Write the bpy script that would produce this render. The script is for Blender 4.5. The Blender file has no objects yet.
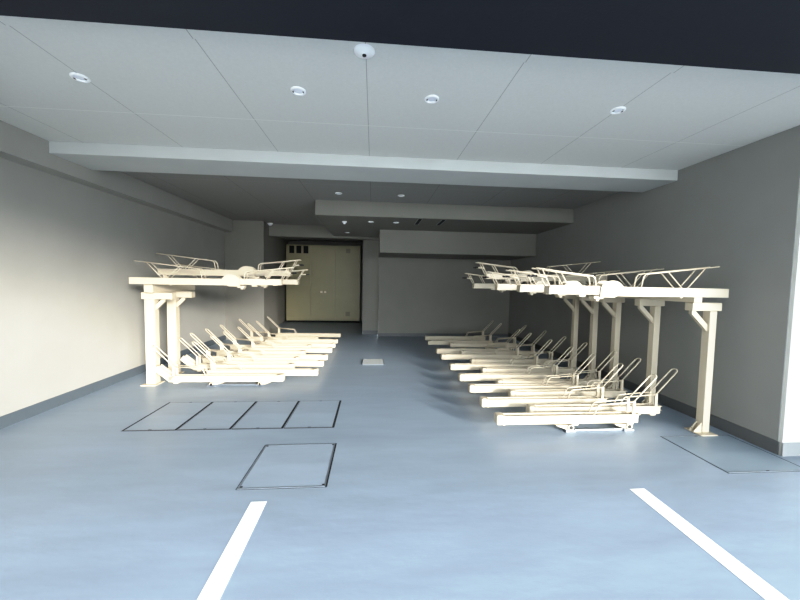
import bpy, bmesh, math, random
from mathutils import Vector, Matrix
random.seed(4)
sc = bpy.context.scene
COL = sc.collection
PI = math.pi

# ------------------------------------------------------------------ materials
def lin(c):
    return tuple(((v/255)/12.92 if v/255 <= .04045 else ((v/255+.055)/1.055)**2.4) for v in c) + (1,)

def mat(name, rgb, rough=.5, metal=0, noise=0, nscale=8, stretch=(1, 1, 1), bump=0, bscale=200, spec=.5):
    m = bpy.data.materials.new(name); m.use_nodes = True
    nt = m.node_tree; b = nt.nodes['Principled BSDF']
    b.inputs['Roughness'].default_value = rough
    b.inputs['Metallic'].default_value = metal
    b.inputs['Specular IOR Level'].default_value = spec
    c = lin(rgb)
    tc = nt.nodes.new('ShaderNodeTexCoord'); mp = nt.nodes.new('ShaderNodeMapping')
    nt.links.new(tc.outputs['Object'], mp.inputs['Vector'])
    mp.inputs['Scale'].default_value = stretch
    n = nt.nodes.new('ShaderNodeTexNoise'); n.inputs['Scale'].default_value = nscale; n.inputs['Detail'].default_value = 5
    nt.links.new(mp.outputs['Vector'], n.inputs['Vector'])
    r = nt.nodes.new('ShaderNodeValToRGB')
    r.color_ramp.elements[0].position = .3; r.color_ramp.elements[1].position = .7
    r.color_ramp.elements[0].color = tuple(v*(1-noise) for v in c[:3])+(1,)
    r.color_ramp.elements[1].color = tuple(min(1, v*(1+noise)) for v in c[:3])+(1,)
    nt.links.new(n.outputs['Fac'], r.inputs['Fac'])
    nt.links.new(r.outputs['Color'], b.inputs['Base Color'])
    if bump:
        n2 = nt.nodes.new('ShaderNodeTexNoise'); n2.inputs['Scale'].default_value = bscale; n2.inputs['Detail'].default_value = 3
        nt.links.new(mp.outputs['Vector'], n2.inputs['Vector'])
        bp = nt.nodes.new('ShaderNodeBump'); bp.inputs['Strength'].default_value = bump; bp.inputs['Distance'].default_value = .004
        nt.links.new(n2.outputs['Fac'], bp.inputs['Height']); nt.links.new(bp.outputs['Normal'], b.inputs['Normal'])
    return m

M = {}
M['ivory'] = mat('ivory_paint', (196, 185, 164), .42, noise=.02, nscale=6)
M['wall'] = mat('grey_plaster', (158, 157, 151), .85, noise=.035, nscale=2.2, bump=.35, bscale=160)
M['wall_right_shaded'] = mat('grey_plaster_right_shaded', (140, 140, 137), .85, noise=.035, nscale=2.2, bump=.35, bscale=160)  # same plaster as the left wall, right side's shade put into the colour
M['wall_rear_shaded'] = mat('grey_plaster_rear_shaded', (126, 124, 117), .8, noise=.035, nscale=2.2, bump=.35, bscale=160)  # same plaster again, darkened to paint in the dimness at the back
M['pillar'] = mat('white_plaster', (205, 205, 200), .8, noise=.02, nscale=3, bump=.2, bscale=160)
M['trimgrey'] = mat('grey_trim_paint', (172, 174, 172), .75, noise=.02, nscale=3)
M['base'] = mat('grey_vinyl_base', (92, 94, 95), .5, noise=.03, nscale=5)
M['navy'] = mat('dark_navy_paint', (17, 23, 36), .7, noise=.05, nscale=30, bump=.2, bscale=90)
M['white'] = mat('white_plastic', (245, 245, 245), .4)
M['line'] = mat('white_line_paint', (250, 250, 248), .6, noise=.02, nscale=12, bump=.2, bscale=80)
M['black'] = mat('black_rubber', (22, 22, 22), .5)
M['dark'] = mat('dark_gap', (16, 17, 18), .9)
M['steel'] = mat('galvanised_steel', (132, 140, 148), .4, metal=.6, noise=.08, nscale=30)
M['locker'] = mat('beige_locker_steel', (168, 159, 126), .42, noise=.03, nscale=3)
M['lockerdark'] = mat('dark_louver', (16, 16, 16), .8)  # plain dark finish for louvers and small fittings
M['brass'] = mat('pale_metal', (250, 236, 208), .35, metal=0)
M['grate'] = mat('pale_grate_metal', (128, 132, 132), .6, metal=.1, noise=.06, nscale=40)
M['asphalt'] = mat('street_concrete', (170, 170, 168), .9, noise=.08, nscale=3, bump=.3, bscale=60)
M['lens'] = mat('frosted_lens', (235, 238, 245), .25)

def floor_material(name, rgb):
    m = mat(name, rgb, .38, noise=0)
    nt = m.node_tree; b = nt.nodes['Principled BSDF']
    tc = nt.nodes.new('ShaderNodeTexCoord')
    def noise(scale, sx, sy, detail=5):
        mp = nt.nodes.new('ShaderNodeMapping'); mp.inputs['Scale'].default_value = (sx, sy, 1)
        nt.links.new(tc.outputs['Object'], mp.inputs['Vector'])
        n = nt.nodes.new('ShaderNodeTexNoise'); n.inputs['Scale'].default_value = scale; n.inputs['Detail'].default_value = detail
        nt.links.new(mp.outputs['Vector'], n.inputs['Vector']); return n
    a = noise(1.3, .5, 2.2); c = noise(5, .35, 1.6, 8)
    mx = nt.nodes.new('ShaderNodeMath'); mx.operation = 'ADD'
    nt.links.new(a.outputs['Fac'], mx.inputs[0]); nt.links.new(c.outputs['Fac'], mx.inputs[1])
    hf = nt.nodes.new('ShaderNodeMath'); hf.operation = 'MULTIPLY'; hf.inputs[1].default_value = .5
    nt.links.new(mx.outputs[0], hf.inputs[0])
    r = nt.nodes.new('ShaderNodeValToRGB'); k = lin(rgb)
    r.color_ramp.elements[0].position = .34; r.color_ramp.elements[1].position = .66
    r.color_ramp.elements[0].color = tuple(v*.90 for v in k[:3])+(1,)
    r.color_ramp.elements[1].color = tuple(v*1.09 for v in k[:3])+(1,)
    nt.links.new(hf.outputs[0], r.inputs['Fac']); nt.links.new(r.outputs['Color'], b.inputs['Base Color'])
    rr = nt.nodes.new('ShaderNodeMapRange'); rr.inputs['To Min'].default_value = .30; rr.inputs['To Max'].default_value = .5
    nt.links.new(hf.outputs[0], rr.inputs['Value']); nt.links.new(rr.outputs['Result'], b.inputs['Roughness'])
    f = noise(14, .5, 1.2, 6)
    bp = nt.nodes.new('ShaderNodeBump'); bp.inputs['Strength'].default_value = .16; bp.inputs['Distance'].default_value = .01
    nt.links.new(f.outputs['Fac'], bp.inputs['Height']); nt.links.new(bp.outputs['Normal'], b.inputs['Normal'])
    return m
M['floor'] = floor_material('blue_grey_floor_paint', (138, 152, 167))
M['lid'] = floor_material('blue_grey_lid_paint', (142, 156, 171))
M['lid_dark'] = floor_material('dark_grey_lid_paint', (130, 145, 158))

def ceiling_material(name, rgb):
    m = mat(name, rgb, .85, noise=.025, nscale=60, bump=.25, bscale=140)
    nt = m.node_tree; b = nt.nodes['Principled BSDF']
    base = b.inputs['Base Color'].links[0].from_socket
    tc = nt.nodes.new('ShaderNodeTexCoord'); sp = nt.nodes.new('ShaderNodeSeparateXYZ')
    nt.links.new(tc.outputs['Object'], sp.inputs[0])
    def seam(sock, off, pitch, w):
        a = nt.nodes.new('ShaderNodeMath'); a.operation = 'ADD'; a.inputs[1].default_value = off
        nt.links.new(sock, a.inputs[0])
        p = nt.nodes.new('ShaderNodeMath'); p.operation = 'PINGPONG'; p.inputs[1].default_value = pitch/2
        nt.links.new(a.outputs[0], p.inputs[0])
        l = nt.nodes.new('ShaderNodeMath'); l.operation = 'LESS_THAN'; l.inputs[1].default_value = w
        nt.links.new(p.outputs[0], l.inputs[0]); return l.outputs[0]
    s1 = seam(sp.outputs[0], .06+.935*4, .935, .0028)
    mixx = nt.nodes.new('ShaderNodeMix'); mixx.data_type = 'RGBA'
    nt.links.new(s1, mixx.inputs['Factor']); nt.links.new(base, mixx.inputs['A'])
    mixx.inputs['B'].default_value = tuple(v*.55 for v in lin(rgb)[:3])+(1,)
    s2 = seam(sp.outputs[1], -2.93+1.82*4, 1.82, .004)
    mixy = nt.nodes.new('ShaderNodeMix'); mixy.data_type = 'RGBA'
    nt.links.new(s2, mixy.inputs['Factor']); nt.links.new(mixx.outputs['Result'], mixy.inputs['A'])
    mixy.inputs['B'].default_value = tuple(min(1, v*1.2) for v in lin(rgb)[:3])+(1,)  # cross seams painted brighter, as if catching light
    nt.links.new(mixy.outputs['Result'], b.inputs['Base Color'])
    return m
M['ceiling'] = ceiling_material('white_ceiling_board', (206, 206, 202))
M['ceiling_shaded'] = ceiling_material('ceiling_board_shaded', (144, 143, 139))  # same board as the front bay, rear dimness painted into its colour

# ------------------------------------------------------------------ mesh helpers
class MB:
    def __init__(s): s.bm = bmesh.new(); s.smooth = False
    def poly(s, pts):
        return s.bm.faces.new([s.bm.verts.new(p) for p in pts])
    def box(s, x0, x1, y0, y1, z0, z1, bevel=0, mtx=None, seg=2):
        g = bmesh.ops.create_cube(s.bm, size=1)
        vs = g['verts']
        for v in vs:
            v.co = Vector((x0+(v.co.x+.5)*(x1-x0), y0+(v.co.y+.5)*(y1-y0), z0+(v.co.z+.5)*(z1-z0)))
        if bevel:
            es = list({e for v in vs for e in v.link_edges})
            r = bmesh.ops.bevel(s.bm, geom=es, offset=bevel, segments=seg, affect='EDGES', profile=.5)
            vs = list({v for f in r['faces'] for v in f.verts} | {v for v in vs if v.is_valid})
        if mtx is not None:
            for v in vs: v.co = mtx @ v.co
        return s
    def prism(s, prof, axis, a, b):
        # closed 2-d outline swept along an axis; prof holds the two other coordinates in xyz order
        def P(p, t):
            return {'x': (t, p[0], p[1]), 'y': (p[0], t, p[1]), 'z': (p[0], p[1], t)}[axis]
        A = [s.bm.verts.new(P(p, a)) for p in prof]; B = [s.bm.verts.new(P(p, b)) for p in prof]
        n = len(prof)
        fs = [s.bm.faces.new(A), s.bm.faces.new(B[::-1])]
        for i in range(n):
            fs.append(s.bm.faces.new((A[i], B[i], B[(i+1) % n], A[(i+1) % n])))
        bmesh.ops.recalc_face_normals(s.bm, faces=fs)
        return s
    def tube(s, pts, r, seg=8, closed=False, caps=True):
        pts = [Vector(p) for p in pts]; n = len(pts); rings = []
        prev = None
        for i, p in enumerate(pts):
            if closed: d = (pts[(i+1) % n]-pts[i-1])
            elif i == 0: d = pts[1]-p
            elif i == n-1: d = p-pts[i-1]
            else: d = (pts[i+1]-p).normalized()+(p-pts[i-1]).normalized()
            d.normalize()
            if prev is None:
                u = d.orthogonal().normalized()
            else:
                u = (prev-d*prev.dot(d)).normalized()
            prev = u; w = d.cross(u)
            k = 1.0
            if 0 < i < n-1:
                c = (pts[i+1]-p).normalized().dot((p-pts[i-1]).normalized())
                k = 1/max(.6, math.sqrt((1+c)/2))
            rings.append([s.bm.verts.new(p+(u*math.cos(2*PI*j/seg)+w*math.sin(2*PI*j/seg))*r*(k if i else 1)) for j in range(seg)])
        m = n if closed else n-1
        for i in range(m):
            A, B = rings[i], rings[(i+1) % n]
            for j in range(seg):
                f = s.bm.faces.new((A[j], A[(j+1) % seg], B[(j+1) % seg], B[j])); f.smooth = True
        if caps and not closed:
            s.bm.faces.new(rings[0][::-1]); s.bm.faces.new(rings[-1])
        return s
    def lathe(s, prof, c=(0, 0, 0), seg=24):
        # prof: (radius, z) pairs about a vertical axis
        rings = []
        for r, z in prof:
            rings.append([s.bm.verts.new((c[0]+r*math.cos(2*PI*j/seg), c[1]+r*math.sin(2*PI*j/seg), c[2]+z)) for j in range(seg)] if r > 1e-6 else [s.bm.verts.new((c[0], c[1], c[2]+z))])
        for A, B in zip(rings, rings[1:]):
            for j in range(seg):
                k = (j+1) % seg
                if len(A) == 1 and len(B) == 1: continue
                if len(A) == 1: f = s.bm.faces.new((A[0], B[k], B[j]))
                elif len(B) == 1: f = s.bm.faces.new((A[j], A[k], B[0]))
                else: f = s.bm.faces.new((A[j], A[k], B[k], B[j]))
                f.smooth = True
        bmesh.ops.recalc_face_normals(s.bm, faces=s.bm.faces)
        return s
    def build(s, name, m, parent=None, mtx=None):
        if mtx is not None: bmesh.ops.transform(s.bm, matrix=mtx, verts=s.bm.verts)
        me = bpy.data.meshes.new(name); bmesh.ops.recalc_face_normals(s.bm, faces=s.bm.faces)
        s.bm.to_mesh(me); s.bm.free()
        me.materials.append(m)
        o = bpy.data.objects.new(name, me); COL.objects.link(o)
        if parent is not None: o.parent = parent
        return o

def thing(name, label, cat, loc=(0, 0, 0), rz=0, group=None):
    o = bpy.data.objects.new(name, None); COL.objects.link(o)
    o.empty_display_size = .1
    o.location = loc; o.rotation_euler = (0, 0, rz)
    o['label'] = label; o['category'] = cat
    if group: o['group'] = group
    return o

def copy_tree(o, parent=None):
    c = o.copy(); COL.objects.link(c)
    if parent is not None: c.parent = parent
    for ch in list(o.children): copy_tree(ch, c)
    return c

def struct(o): o['kind'] = 'structure'; return o
def sbox(name, m, *a, **k): return struct(MB().box(*a, **k).build(name, m))

# ------------------------------------------------------------------ the room (metres; camera at x=0,y=0)
XL = -3.36
def XR(y): return 3.405+(y-2.5)*.02
H = 2.71
# floor, street
f = MB(); f.poly([(-8, 1.0, 0), (8, 1.0, 0), (8, 12, 0), (-8, 12, 0)]); f.poly([(-8, -2.5, 0), (8, -2.5, 0), (8, 1.0, 0), (-8, 1.0, 0)]); struct(f.build('floor', M['floor']))
g = MB(); g.poly([(-40, -40, -.01), (40, -40, -.01), (40, -2.4, -.01), (-40, -2.4, -.01)]); struct(g.build('ground', M['asphalt']))
# ceiling slab
sbox('ceiling', M['ceiling'], -4.2, 4.6, 1.9, 3.9, H, H+.15)
sbox('ceiling', M['ceiling_shaded'], -4.2, 4.6, 3.9, 12, H, H+.15)
sbox('trim_1', M['ceiling'], -4.2, 4.6, 1.86, 1.985, H-.012, H+.02)
# dark canopy over the entrance, its unseen outer depth set to cut the sun
sbox('trim_2', M['navy'], -8, 8, -.9, 1.77, 2.6, 3.3)
# left wall with bulkhead
sbox('wall_left', M['wall'], XL-.2, XL, -1.6, 12, 0, H)
sbox('wall_sky_blocker_right', M['wall'], 4.4, 4.6, .6, 2.46, 0, H)  # added unseen wall, keeps skylight off the near right floor
sbox('wall_sky_blocker_left', M['wall'], -4.2, XL-.2, -7, 1.2, 0, 6)  # added tall mass out of view, blocks sky from the left
sbox('wall_sky_blocker_right', M['wall'], 6.6, 7.2, -2.2, .6, 0, 6)  # added tall mass out of view, blocks sky from the right
sbox('wall_sky_blocker_front', M['wall'], XL-.2, -2.7, 1.25, 1.77, 0, H)  # added unseen wing, shades the near left floor and ceiling corner
sbox('trim_3', M['wall'], XL, -3.18, -1.6, 7.9, 2.45, H)
sbox('baseboard_left', mat('blue_grey_base', (82, 91, 98), .5, noise=.03), XL, XL+.008, -1.6, 7.9, 0, .112)  # blue-grey like the floor, lowered further to paint in shade behind the racks
# right wall (slightly skewed) and pillar
w = MB(); w.prism([(XR(2.488), 2.488), (XR(12), 12), (XR(12)+.3, 12), (XR(2.488)+.3, 2.488)], 'z', 0, H); struct(w.build('wall_right', M['wall_right_shaded']))
w = MB(); w.prism([(XR(2.475)-.008, 2.475), (XR(8.43)-.008, 8.43), (XR(8.43), 8.43), (XR(2.475), 2.475)], 'z', 0, .112); struct(w.build('baseboard_right', M['base']))
w = MB(); w.prism([(3.412, 2.46), (8, 2.46), (8, 2.66), (3.55, 2.66), (3.412, 2.49)], 'z', 0, H); struct(w.build('wall_front_right', M['pillar']))
w = MB(); w.prism([(3.404, 2.448), (8, 2.448), (8, 2.46), (3.404, 2.46)], 'z', 0, .112); struct(w.build('baseboard_front_right', mat('grey_vinyl_base_lit', (150, 152, 152), .5)))  # same vinyl base, lightened to paint in the daylight on this face
# ceiling beams and dropped box
M['beam'] = mat('pale_beam_paint', (188, 190, 188), .8, noise=.02, nscale=3)
sbox('trim_5', M['beam'], -3.18, XR(3.9)+.02, 3.62, 4.13, 2.595, H)
sbox('trim_6', M['wall_rear_shaded'], -.97, XR(6)+.1, 5.67, 8.35, 2.465, H)
sbox('trim_7', M['wall_rear_shaded'], .118, XR(7.5)+.1, 7.05, 8.43, 1.99, 2.465)
sbox('trim_8', M['wall_rear_shaded'], -2.5, .13, 8.3, 8.6, 2.425, H)
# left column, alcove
sbox('wall_column', M['wall_rear_shaded'], XL, -2.5, 7.9, 8.95, 0, H)
sbox('wall_alcove_left', M['wall_rear_shaded'], -3.1, -2.9, 8.95, 11.8, 0, H)
sbox('wall_alcove_back', M['wall_rear_shaded'], -3.1, .2, 11.75, 11.9, 0, H)
sbox('wall_alcove_right', M['wall_rear_shaded'], -.28, .13, 8.75, 11.75, 0, H)
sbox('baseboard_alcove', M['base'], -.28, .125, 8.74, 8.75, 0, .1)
sbox('wall_back', M['wall_rear_shaded'], .13, XR(8.43)+.1, 8.43, 8.6, 0, H)
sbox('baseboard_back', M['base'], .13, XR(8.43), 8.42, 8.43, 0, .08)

# ------------------------------------------------------------------ slide racks on the floor
IV = M['ivory']
def channel(mb, x0, x1, z0, z1, w, t=.006, lip=.016):
    h = w/2
    prof = [(-h, z0), (h, z0), (h, z1), (h-lip, z1), (h-lip, z1-t), (h-t, z1-t), (h-t, z0+t), (-h+t, z0+t), (-h+t, z1-t), (-h+lip, z1-t), (-h+lip, z1), (-h, z1)]
    mb.prism(prof, 'x', x0, x1); return mb

def lower_rack(name, length, post_x, slope, reach, ang):
    t = thing(name, '', 'bicycle rack')
    z0, z1 = .10, .178
    c = MB(); channel(c, .03, length, z0, z1, .09)
    # two ribs pressed along the trough
    for y in (-.012, .012): c.box(.06, length-.02, y-.004, y+.004, z0+.006, z0+.016)
    c.build('channel', IV, t)
    cap = MB(); cap.box(-.004, .062, -.049, .049, z0-.006, z1+.010, bevel=.018, seg=3)
    cap.box(.05, .075, -.052, .052, z0-.004, z1+.004, bevel=.004)
    cap.build('end_cap', IV, t)
    if slope:
        s = MB(); channel(s, 0, .24, 0, .078, .09)
        s.build('wheel_ramp', IV, t, Matrix.Translation((length-.012, 0, z0)) @ Matrix.Rotation(-math.radians(39), 4, 'Y'))
    else:
        e = MB(); e.box(length-.02, length+.035, -.03, .03, z1-.012, z1-.006); e.box(length-.004, length, -.045, .045, z0, z1-.006)
        e.build('end_plate', IV, t)
    yw = .037; r = .0065
    for y in (-yw, yw):
        MB().box(post_x-.014, post_x+.014, y-.008, y+.008, z1-.02, .305, bevel=.002).build('support_post', IV, t)
    ca, sa = math.cos(math.radians(ang)), math.sin(math.radians(ang)); L = reach
    def on(u, y): return (post_x+u*ca, y, .30+u*sa)
    pts = [on(-.01, -yw), on(L*.5, -yw), on(L, -yw)]
    pts += [on(L+yw*math.sin(a), -yw*math.cos(a)) for a in [PI*k/8 for k in range(1, 8)]]
    pts += [on(L, yw), on(L*.5, yw), on(-.01, yw)]
    MB().tube(pts, r, 8).build('wheel_loop', IV, t)
    for y in (-yw, yw):
        x1 = post_x-.35
        MB().tube([(post_x, y, .297), (x1+.02, y, .272), (x1, y, .262), (x1-.012, y, .245), (x1-.045, y, z1-.01)], r, 8).build('guide_rod', IV, t)
    for x in (post_x-.57, post_x-.02):      # roller carriages under the channel
        MB().box(x-.03, x+.03, -.035, .035, z0-.022, z0).build('carriage', IV, t)
    return t

RIGHT = [(1.145, 2.965), (1.55, 3.165), (1.145, 3.40), (1.555, 3.64), (1.15, 3.855), (1.56, 4.035), (1.15, 4.315), (1.56, 4.63),
         (1.155, 4.865), (1.56, 5.17), (1.155, 5.53), (1.565, 5.80), (1.16, 5.99), (1.55, 6.56), (1.145, 6.84), (1.17, 7.39)]
LEFT = [(-1.155, 4.445), (-.76, 4.71), (-1.155, 5.02), (-.755, 5.21), (-1.168, 5.44), (-.75, 5.62), (-1.175, 5.93), (-.745, 6.19),
        (-1.17, 6.46), (-.74, 6.65), (-1.185, 7.38), (-.74, 7.11), (-.755, 7.90)]
ORD = ['first', 'second', 'third', 'fourth', 'fifth', 'sixth', 'seventh', 'eighth', 'ninth', 'tenth', 'eleventh', 'twelfth', 'thirteenth', 'fourteenth', 'fifteenth', 'sixteenth']
long_r = lower_rack('sliding_bicycle_rack', 1.372, 1.325, False, .30, 47)
first = True
for i, (x, y) in enumerate(RIGHT):
    o = long_r if first else copy_tree(long_r); first = False
    o.location = (x, y, 0)
    reach = 'reaching into aisle' if x < 1.4 else 'set toward wall'
    o['label'] = 'ivory floor-level cycle channel %s, %s from entrance in right row' % (reach, ORD[i])
    if i == 0: o['label'] = 'ivory floor-level cycle channel nearest the entrance in the right row'
    if i == len(RIGHT)-1: o['label'] = 'ivory floor-level cycle channel farthest back in the right row, beside the back wall'
    o['group'] = 'floor-level cycle channels of the right row'
short_l = lower_rack('sliding_bicycle_rack', 1.42, 1.36, True, .33, 45)
long_l = lower_rack('sliding_bicycle_rack', 1.48, 1.41, False, .33, 45)
fs = fl = True
for i, (x, y) in enumerate(sorted(LEFT, key=lambda p: p[1])):
    if x < -1:
        if i in (0, 2):                         # the two beside the posts end in a tilted wheel ramp
            o = short_l if fs else copy_tree(short_l); fs = False
        else:
            o = copy_tree(long_l)
        reach = 'set toward wall'
    else:
        o = long_l if fl else copy_tree(long_l); fl = False
        reach = 'reaching into aisle'
    o.location = (x, y, -.028); o.rotation_euler = (0, 0, PI)
    o['label'] = 'ivory floor-level cycle channel %s, %s from entrance in left row' % (reach, ORD[i])
    if i == 0: o['label'] = 'ivory floor-level cycle channel nearest the entrance in the left row, beside the post'
    if i == 12: o['label'] = 'ivory floor-level cycle channel farthest back in the left row, toward the beige cabinet'
    o['group'] = 'floor-level cycle channels of the left row'

def slide_track(label, x0, x1, y0, y1, zc, r):
    t = thing('slide_track', label, 'rack base', ((x0+x1)/2, y0, 0))
    w = abs(x1-x0)/2; L = y1-y0
    for s in (-1, 1):
        m = MB(); n = 12
        ring_o = [(s*w+r*math.cos(2*PI*k/n), zc+r*math.sin(2*PI*k/n)) for k in range(n)]
        m.prism(ring_o, 'y', 0, L)
        tr = m.build('guide_tube', IV, t)
        m = MB(); m.prism([(s*w+r*.6*math.cos(2*PI*k/n), zc+r*.6*math.sin(2*PI*k/n)) for k in range(n)], 'y', -.004, .002)
        m.build('tube_mouth', M['black'], tr)
    for s in (-1, 1):                           # slanted shoe at the front of each tube, leaning toward the aisle
        g = -1 if x0 > 0 else 1
        m = MB(); m.prism([(s*w+g*.145, zc+.020), (s*w+g*.115, zc+.006), (s*w+g*.02, zc-r+.002), (s*w-g*.02, zc-r+.002), (s*w-g*.02, zc+.018), (s*w+g*.03, zc+.021)], 'y', .012, .05)
        m.build('shoe', IV, t)
    for k in range(int(L/.9)+1):
        y = .02+k*.9
        if y+.03 > L: break
        b = MB()
        b.box(-w, w, y, y+.035, 0, .02, bevel=.004)
        for s in (-1, 1): b.box(s*w-.05, s*w+.05, y-.02, y+.10, 0, .020, bevel=.003)
        b.build('floor_bracket', M['steel'], t)
    return t
slide_track('pair of ivory floor tubes carrying the right row of cycle channels, front bank', 1.875, 2.46, 2.95, 6.1, .048, .030)
slide_track('pair of ivory floor tubes under the rear bank of the right row', 1.875, 2.46, 6.55, 7.5, .048, .030)
slide_track('pair of ivory floor tubes carrying the left row of cycle channels', -2.08, -1.47, 4.45, 7.95, .026, .024)

# ------------------------------------------------------------------ upper tier: stands
def stand(label, side, px0, px1, dy, ys, arm, arm_z, beam_x, beam_z, y_start, y_end, plate):
    """side +1: wall on the right, arm reaches toward -x."""
    cx = (px0+px1)/2
    t = thing('upper_rack_stand', label, 'rack stand', (cx, ys[0], 0))
    for y in ys:
        yy = y-ys[0]
        p = MB(); p.box(px0-cx, px1-cx, yy, yy+dy, .012, arm_z[0], bevel=.006)
        po = p.build('post', IV, t)
        b = MB(); b.box(px0-cx-plate, px1-cx+plate*.6, yy-.05, yy+dy+.05, 0, .012, bevel=.002); b.build('base_plate', IV, po)
        xi = (px0 if side > 0 else px1)-cx        # face toward the aisle
        for q in ((.012, dy-.02) if side > 0 else ()):
            gm = MB(); gm.prism([(xi, .012), (xi-side*.075, .012), (xi-side*.075, .025), (xi, .11)], 'y', yy+q, yy+q+.008); gm.build('gusset', IV, po)
        a = MB(); a.box(arm[0]-cx, arm[1]-cx, yy-.004, yy+dy+.004, arm_z[0], arm_z[1], bevel=.006); a.build('arm', IV, po)
        xo = (arm[0]+.02-cx) if side > 0 else xi+.11
        span = abs(xo-xi)
        br = MB(); br.prism([(xi, arm_z[0]-span-.03), (xo, arm_z[0]-.03), (xo, arm_z[0]), (xo+side*.035, arm_z[0]), (xi, arm_z[0]-span+.035)] if span > 0 else [], 'y', yy+dy*.5-.016, yy+dy*.5+.016)
        br.build('brace', IV, po)
    bm = MB(); bm.box(beam_x[0]-cx, beam_x[1]-cx, y_start-ys[0], y_end-ys[0], beam_z[0], beam_z[1], bevel=.005)
    bm.build('longitudinal_beam', IV, t)
    return t
stand('ivory steel stand of slim posts along the right wall carrying the upper cycle trays', 1, 3.13, 3.20, .075,
      [2.87, 3.485, 4.08, 4.52, 4.97], (2.945, 3.24), (1.172, 1.248), (2.955, 3.035), (1.248, 1.298), 2.866, 5.3, .06)
stand('ivory steel stand of thick square posts beside the left wall carrying the upper cycle trays', -1, -2.92, -2.80, .10,
      [4.52, 4.985], (-2.955, -2.58), (1.115, 1.203), (-2.87, -2.765), (1.203, 1.310), 4.44, 5.45, .04)

# ------------------------------------------------------------------ upper tier: trays
def upper_tray(name, length, high, lift=0, gs=0):
    k = length/1.77
    t = thing(name, '', 'bicycle tray')
    f_ = MB(); channel(f_, 0, .60*k, .012, .088, .088); f_.box(.0, .004, -.044, .044, .012, .08); f_.build('front_tray', IV, t)
    r_ = MB(); channel(r_, .595*k, length, 0, .082, .10); r_.box(length-.004, length, -.05, .05, 0, .082); r_.build('rear_tray', IV, t)
    d = MB(); cx = .60*k; R = .12
    for y in (-.058, .052):
        prof = [(cx-.112, .055), (cx-.112, -.012), (cx+.02, -.012), (cx+.105, .03)]
        prof += [(cx-.002+.11*math.cos(a), .055+.084*math.sin(a)) for a in [PI*j/12 for j in range(0, 13)]][:-1]
        prof = [(x, z) for x, z in prof]
        d.prism(prof, 'y', y, y+.006)
    hp = d.build('hinge_cover', IV, t)
    MB().tube([(cx-.075, -.062, .02), (cx-.075, .062, .02)], .012, 10).build('hinge_pin', IV, hp)
    MB().tube([(cx+.03, -.064, .03), (cx+.03, .064, .03)], .01, 10).build('hinge_pin', IV, hp)
    h = MB(); h.box(cx-.16, cx-.07, -.04, .04, -.03, .0, bevel=.008); h.box(cx-.145, cx-.115, -.045, .045, -.05, -.012, bevel=.006); h.build('latch', IV, t)
    MB().box(1.30*k, 1.32*k, -.03, .03, -.012, .0).build('tray_clip', IV, t)
    MB().box(.30*k, .36*k, -.03, .03, -.012, .012, bevel=.004).build('tray_clip', IV, t)
    yw = .043; r = .0062
    # rear guard: one long hoop of two rods, with two pairs of struts
    for y in (-yw, yw):
        gr = MB()
        gr.tube([(.885*k+gs, y, .07), (.905*k+gs, y, .175), (.93*k+gs, y, .203), (1.20*k+gs, y, .233), (1.66*k+gs, y, .285)], r, 8)
        gr.tube([(1.15*k+gs, y, .225), (1.30*k+gs, y, .075)], r*.9, 8)
        gr.tube([(1.52*k+gs, y, .268), (1.345*k+gs, y, .075)], r*.9, 8)
        gr.build('rear_guard', IV, t)
        gf = MB()
        gf.tube([(.445*k, y, .07), (.435*k, y, .155), (.41*k, y, .178), (.15*k, y, .205), (-.13*k, y, .240)], r*1.15, 8)
        gf.tube([(-.075*k, y, .232), (.012*k, y, .07)], r, 8)
        gf.tube([(.10*k, y, .212), (.185*k, y, .075)], r, 8)
        gf.build('front_guard', IV, t)
    MB().tube([(-.075*k, -yw, .232), (-.075*k, yw, .232)], .006, 8).build('cross_bar', IV, t)
    hd = MB(); hd.tube([(-.12*k, -yw, .168), (-.035*k, -yw, .160), (-.035*k, yw, .160), (-.12*k, yw, .168)], .006, 8)
    ho = hd.build('pull_handle', IV, t)
    for y in (-yw, yw): MB().tube([(-.12*k, y, .168), (-.165*k, y, .172)], .009, 8).build('grip', M['black'], ho)
    if high:
        c = MB()
        for x in high: c.box(x-.025, x+.025, -.03, .03, -lift, 0, bevel=.004)
        c.build('riser', IV, t)
    return t
LOWZ = 1.299
tr = upper_tray('upper_bicycle_tray', 1.735, None)
spots = [(1.56, 2.915, 'ivory upper cycle tray nearest the entrance, over the right row'),
         (1.56, 3.51, 'ivory upper cycle tray second from the entrance, over the right row'),
         (1.56, 4.17, 'ivory upper cycle tray third from the entrance, over the right row'),
         (1.56, 5.16, 'ivory upper cycle tray farthest back over the right row')]
for i, (x, y, lb) in enumerate(spots):
    o = tr if i == 0 else copy_tree(tr)
    o.location = (x, y, LOWZ); o['label'] = lb; o['group'] = 'upper cycle trays on the right stand'
th = upper_tray('upper_bicycle_tray', 1.77, (1.435,), .141)
th.location = (1.56, 4.60, 1.44); th['label'] = 'ivory upper cycle tray raised above its neighbours, fourth along the right stand'; th['group'] = 'upper cycle trays on the right stand'
tl = upper_tray('upper_bicycle_tray', 1.825, None, 0, .05)
tl.location = (-1.17, 4.42, 1.311); tl.rotation_euler = (0, 0, PI)
tl['label'] = 'ivory upper cycle tray nearest the entrance on the left stand'; tl['group'] = 'upper cycle trays on the left stand'
tl2 = copy_tree(tl); tl2.location = (-1.14, 5.22, 1.311); tl2['label'] = 'ivory upper cycle tray farthest back on the left stand, behind the raised one'
tlh = upper_tray('upper_bicycle_tray', 1.745, (1.665,), .121, .12)
tlh.location = (-1.145, 4.80, 1.432); tlh.rotation_euler = (0, 0, PI); tlh['label'] = 'ivory upper cycle tray raised in the middle of the left stand'; tlh['group'] = 'upper cycle trays on the left stand'

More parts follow.
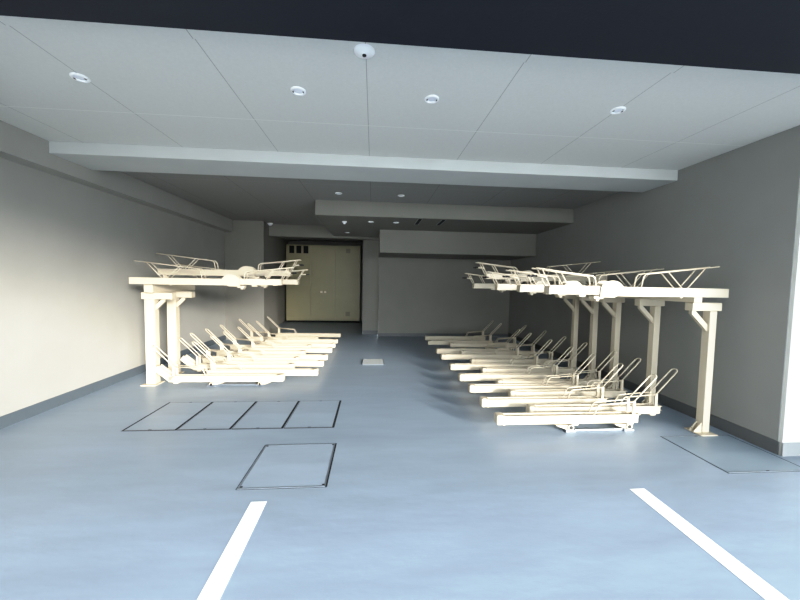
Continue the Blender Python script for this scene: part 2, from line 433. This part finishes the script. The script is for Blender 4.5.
# ------------------------------------------------------------------ beige cabinet at the back
LX0, LX1, LY = -2.83, -.44, 11.15
lk = thing('storage_cabinet', 'beige three-door steel cabinet in the alcove at the far end', 'cabinet', ((LX0+LX1)/2, LY, 0))
W = (LX1-LX0)/2
MB().box(-W, W, .02, .55, .06, 2.53).build('carcass', M['locker'], lk)
MB().box(-W+.02, W-.02, .05, .5, 0, .06).build('plinth', M['dark'], lk)
dw = 2*W/3
for i in range(3):
    x0 = -W+dw*i+.006; x1 = -W+dw*(i+1)-.006
    d = MB().box(x0, x1, -.005, .02, .07, 2.525, bevel=.003).build('door', M['locker'], lk)
    if i == 0:
        for k in range(3):
            v = MB(); a = x0+.10+k*.225
            v.box(a, a+.155, -.008, -.004, 2.25, 2.49)
            for q in range(6): v.box(a+.005, a+.15, -.016, -.006, 2.265+q*.037, 2.275+q*.037)
            v.build('louver', M['lockerdark'], d)
    if i == 1:
        for s in (-1, 1):
            MB().box((x0+x1)/2+s*.06-.034, (x0+x1)/2+s*.06+.034, -.035, -.004, .975, 1.04, bevel=.008).build('handle', M['brass'], d)
    if i == 2:
        for z in (2.29, .22):
            v = MB(); v.box((x0+x1)/2-.07, (x0+x1)/2+.07, -.009, -.004, z, z+.14)
            for q in range(5): v.box((x0+x1)/2-.065, (x0+x1)/2+.065, -.014, -.008, z+.01+q*.027, z+.017+q*.027)
            v.build('vent', mat('vent_brown', (140, 132, 108), .5), d)

# ------------------------------------------------------------------ ceiling fittings
def downlight(name, label, x, y, z, r=.052, group=None):
    t = thing(name, label, 'ceiling light', (x, y, z), 0, group)
    MB().lathe([(r*1.0, 0), (r, -.006), (r*.93, -.010), (r*.72, -.010), (r*.66, -.004), (r*.64, .0)], seg=28).build('trim_ring', M['white'], t)
    MB().lathe([(r*.66, -.003), (r*.4, -.006), (0, -.007)], seg=24).build('lens', M['lens'], t)
    c = MB()
    for s in (-1, 1): c.box(s*r*.66-.004, s*r*.66+.004, -.008, .008, -.012, -.009)
    c.build('spring_clip', M['lockerdark'], t)
    return t
G1 = 'recessed downlights in the front ceiling bay'
for x, lb in ((-1.95, 'round white recessed downlight leftmost in the front ceiling bay'), (-.537, 'round white recessed downlight second from left in the front ceiling bay'),
              (.40, 'round white recessed downlight second from right in the front ceiling bay'), (1.81, 'round white recessed downlight rightmost in the front ceiling bay')):
    downlight('downlight', lb, x, 2.455, H, group=G1)
G2 = 'small recessed downlights behind the beam'
for x, lb in ((-.54, 'small white recessed downlight left of centre between beam and dropped box'), (.405, 'small white recessed downlight right of centre between beam and dropped box')):
    downlight('downlight', lb, x, 5.19, H, group=G2)
G3 = 'small white fittings under the dropped box'
for x, y, lb in ((-.06, 6.16, 'small white recessed downlight beside the sensor under the dropped box'), (.395, 6.15, 'small white recessed downlight beside the slots under the dropped box'), (-.60, 7.6, 'small white recessed downlight farthest back under the dropped box')):
    downlight('downlight', lb, x, y, 2.465, group=G3)
s = thing('ceiling_sensor', 'white domed sensor hanging at the left of the dropped box', 'sensor', (-.54, 6.215, 2.465))
MB().lathe([(.045, 0), (.045, -.01), (.04, -.016)], seg=24).build('base', M['white'], s)
MB().lathe([(.028, -.014), (.026, -.034), (.017, -.048), (0, -.052)], seg=20).build('dome', M['lens'], s)
s = thing('smoke_detector', 'large white round detector at the front edge of the ceiling', 'detector', (-.068, 1.985, H-.012))
MB().lathe([(.06, .012), (.06, -.004), (.054, -.010), (.03, -.013), (.02, -.016), (.017, -.022), (0, -.024)], seg=32).build('housing', M['white'], s)
MB().lathe([(.012, -.022), (.011, -.028), (0, -.030)], seg=16).build('sensor_eye', M['lockerdark'], s)
s = thing('security_camera', 'white dome security camera on the ceiling beside the column', 'camera', (-2.44, 8.18, H))
MB().lathe([(.062, 0), (.062, -.018), (.055, -.026)], seg=24).build('housing', M['white'], s)
MB().lathe([(.046, -.022), (.042, -.042), (.026, -.055), (0, -.06)], seg=20).build('dome', M['lens'], s)
for x0, x1, lb in ((.76, .80, 'narrow dark air slot under the dropped box, left one'), (1.17, 1.21, 'narrow dark air slot under the dropped box, right one')):
    o = thing('ceiling_air_slot', lb, 'vent', ((x0+x1)/2, 6.0, 2.465), 0, 'dark air slots')
    MB().box(-.03, .03, -.26, .26, -.006, -.002).build('slot', M['dark'], o)
    b = MB(); b.box(-.038, -.03, -.27, .27, -.008, 0); b.box(.03, .038, -.27, .27, -.008, 0); b.build('frame', M['trimgrey'], o)

# ------------------------------------------------------------------ floor fittings
def hatch(label, x0, x1, y0, y1, plate, edge, group=None, left=.006, right=.012, near=.006, far=.005, corners=False):
    t = thing('floor_hatch', label, 'floor hatch', ((x0+x1)/2, (y0+y1)/2, 0), 0, group)
    a, b = (x1-x0)/2, (y1-y0)/2
    MB().box(-a, a, -b, b, .0005, .0016).build('frame', edge, t)
    p = MB(); p.box(-a+left, a-right, -b+near, b-far, .001, .003)
    po = p.build('lid', plate, t)
    e = MB()
    for s in (-1, 1):
        yy = s*(b-.012)
        e.box(-a+left, a-right, yy-.005, yy+.005, .003, .0042)
    if corners:
        for s in (-1, 1):
            xx = s*(a-.016)
            e.box(xx-.005, xx+.005, -b+.01, b-.01, .003, .0042)
    e.build('metal_edge', M['steel'], po)
    if corners:
        for sx in (-1, 1):
            for sy in (-1, 1):
                MB().box(sx*(a-.028)-.008, sx*(a-.028)+.008, sy*(b-.028)-.006, sy*(b-.028)+.006, .003, .0048).build('key_hole', M['dark'], po)
    else:
        for sy in (-1, 1):
            MB().box(-.014, .014, sy*(b-.016)-.004, sy*(b-.016)+.004, .004, .005).build('key_hole', M['lockerdark'], po)
    return t
xs = [-2.27, -1.785, -1.305, -.83, -.355]
nm = ['leftmost', 'second from left', 'third from left', 'rightmost']
for i in range(4):
    hatch('blue-grey floor hatch lid, %s of the strip of four' % nm[i], xs[i]+.006, xs[i+1]-.0, 3.15, 3.875, M['lid'], M['dark'], 'strip of four floor hatch lids', left=(.02 if i == 0 else .004), right=.022, near=.012, far=.007)
hatch('square blue-grey floor hatch lid with pale metal edge, alone in front of the strip', -.895, -.297, 2.222, 2.838, M['lid'], M['dark'], None, .006, .014, .006, .006, True)
hatch('dark grey floor hatch lid beside the right pillar and nearest slim post', 2.675, 3.36, 2.235, 2.84, M['lid_dark'], M['dark'], None, .008, .012, .005, .004)
dg = thing('drain_grate', 'small pale rectangular drain grate set in the aisle floor', 'drain grate', (.01, 5.725, 0))
MB().box(-.185, .185, -.19, .19, .0005, .003).build('backing', M['grate'], dg)
b = MB()
for k in range(13): b.box(-.175, .175, -.18+k*.029, -.164+k*.029, .003, .010, bevel=.002)
b.build('bars', M['grate'], dg)
b = MB(); b.box(-.185, .185, -.195, -.182, .002, .011); b.box(-.185, .185, .182, .195, .002, .011); b.box(-.19, -.176, -.195, .195, .002, .011); b.box(.176, .19, -.195, .195, .002, .011)
b.build('frame', M['steel'], dg)
for xa, xb, lb in ((-.748, -.652, 'white painted parking line on the left of the entrance floor'), (1.773, 1.878, 'white painted parking line on the right of the entrance floor')):
    o = MB().box(xa, xb, -1.2, 2.094, .0004, .0022).build('parking_line', M['line'])
    o['label'] = lb; o['category'] = 'parking line'; o['group'] = 'white parking lines'

# ------------------------------------------------------------------ light
wd = bpy.data.worlds.new('sky'); sc.world = wd; wd.use_nodes = True
nt = wd.node_tree; bg = nt.nodes['Background']
bg.inputs['Color'].default_value = (.86, .94, 1.0, 1); bg.inputs['Strength'].default_value = 8.6
sun = bpy.data.lights.new('low_sun', 'SUN'); sun.energy = 9; sun.color = (1, .95, .87); sun.angle = math.radians(13)
so = bpy.data.objects.new('low_sun', sun); COL.objects.link(so)
az, el = math.radians(33.5), math.radians(11.7)
d = Vector((-math.sin(az)*math.cos(el), math.cos(az)*math.cos(el), -math.sin(el)))
so.rotation_euler = d.to_track_quat('-Z', 'Y').to_euler(); so.location = (4, -8, 4)

# ------------------------------------------------------------------ camera
cam = bpy.data.cameras.new('camera'); co = bpy.data.objects.new('camera', cam); COL.objects.link(co)
cam.sensor_fit = 'HORIZONTAL'; cam.sensor_width = 36; cam.lens = 335.186/800*36; cam.clip_start = .05; cam.clip_end = 200
yaw, pitch, roll = (math.radians(v) for v in (4.564, 3.205, -.976))
fv = Vector((math.sin(yaw)*math.cos(pitch), math.cos(yaw)*math.cos(pitch), -math.sin(pitch)))
rv = Vector((math.cos(yaw), -math.sin(yaw), 0)); dv = fv.cross(rv)
r2 = rv*math.cos(roll)+dv*math.sin(roll); d2 = dv*math.cos(roll)-rv*math.sin(roll)
mw = Matrix((r2, -d2, -fv)).transposed().to_4x4(); mw.translation = (0, 0, 1.4)
co.matrix_world = mw
sc.camera = co
sc.view_settings.view_transform = 'Standard'
sc.view_settings.look = 'None'
sc.view_settings.exposure = 0
sc.view_settings.use_curve_mapping = True
cm = sc.view_settings.curve_mapping; cv = cm.curves[3]
for x, y in ((.05, .040), (.16, .155), (.45, .49), (.8, .9)): cv.points.new(x, y)
cm.update()
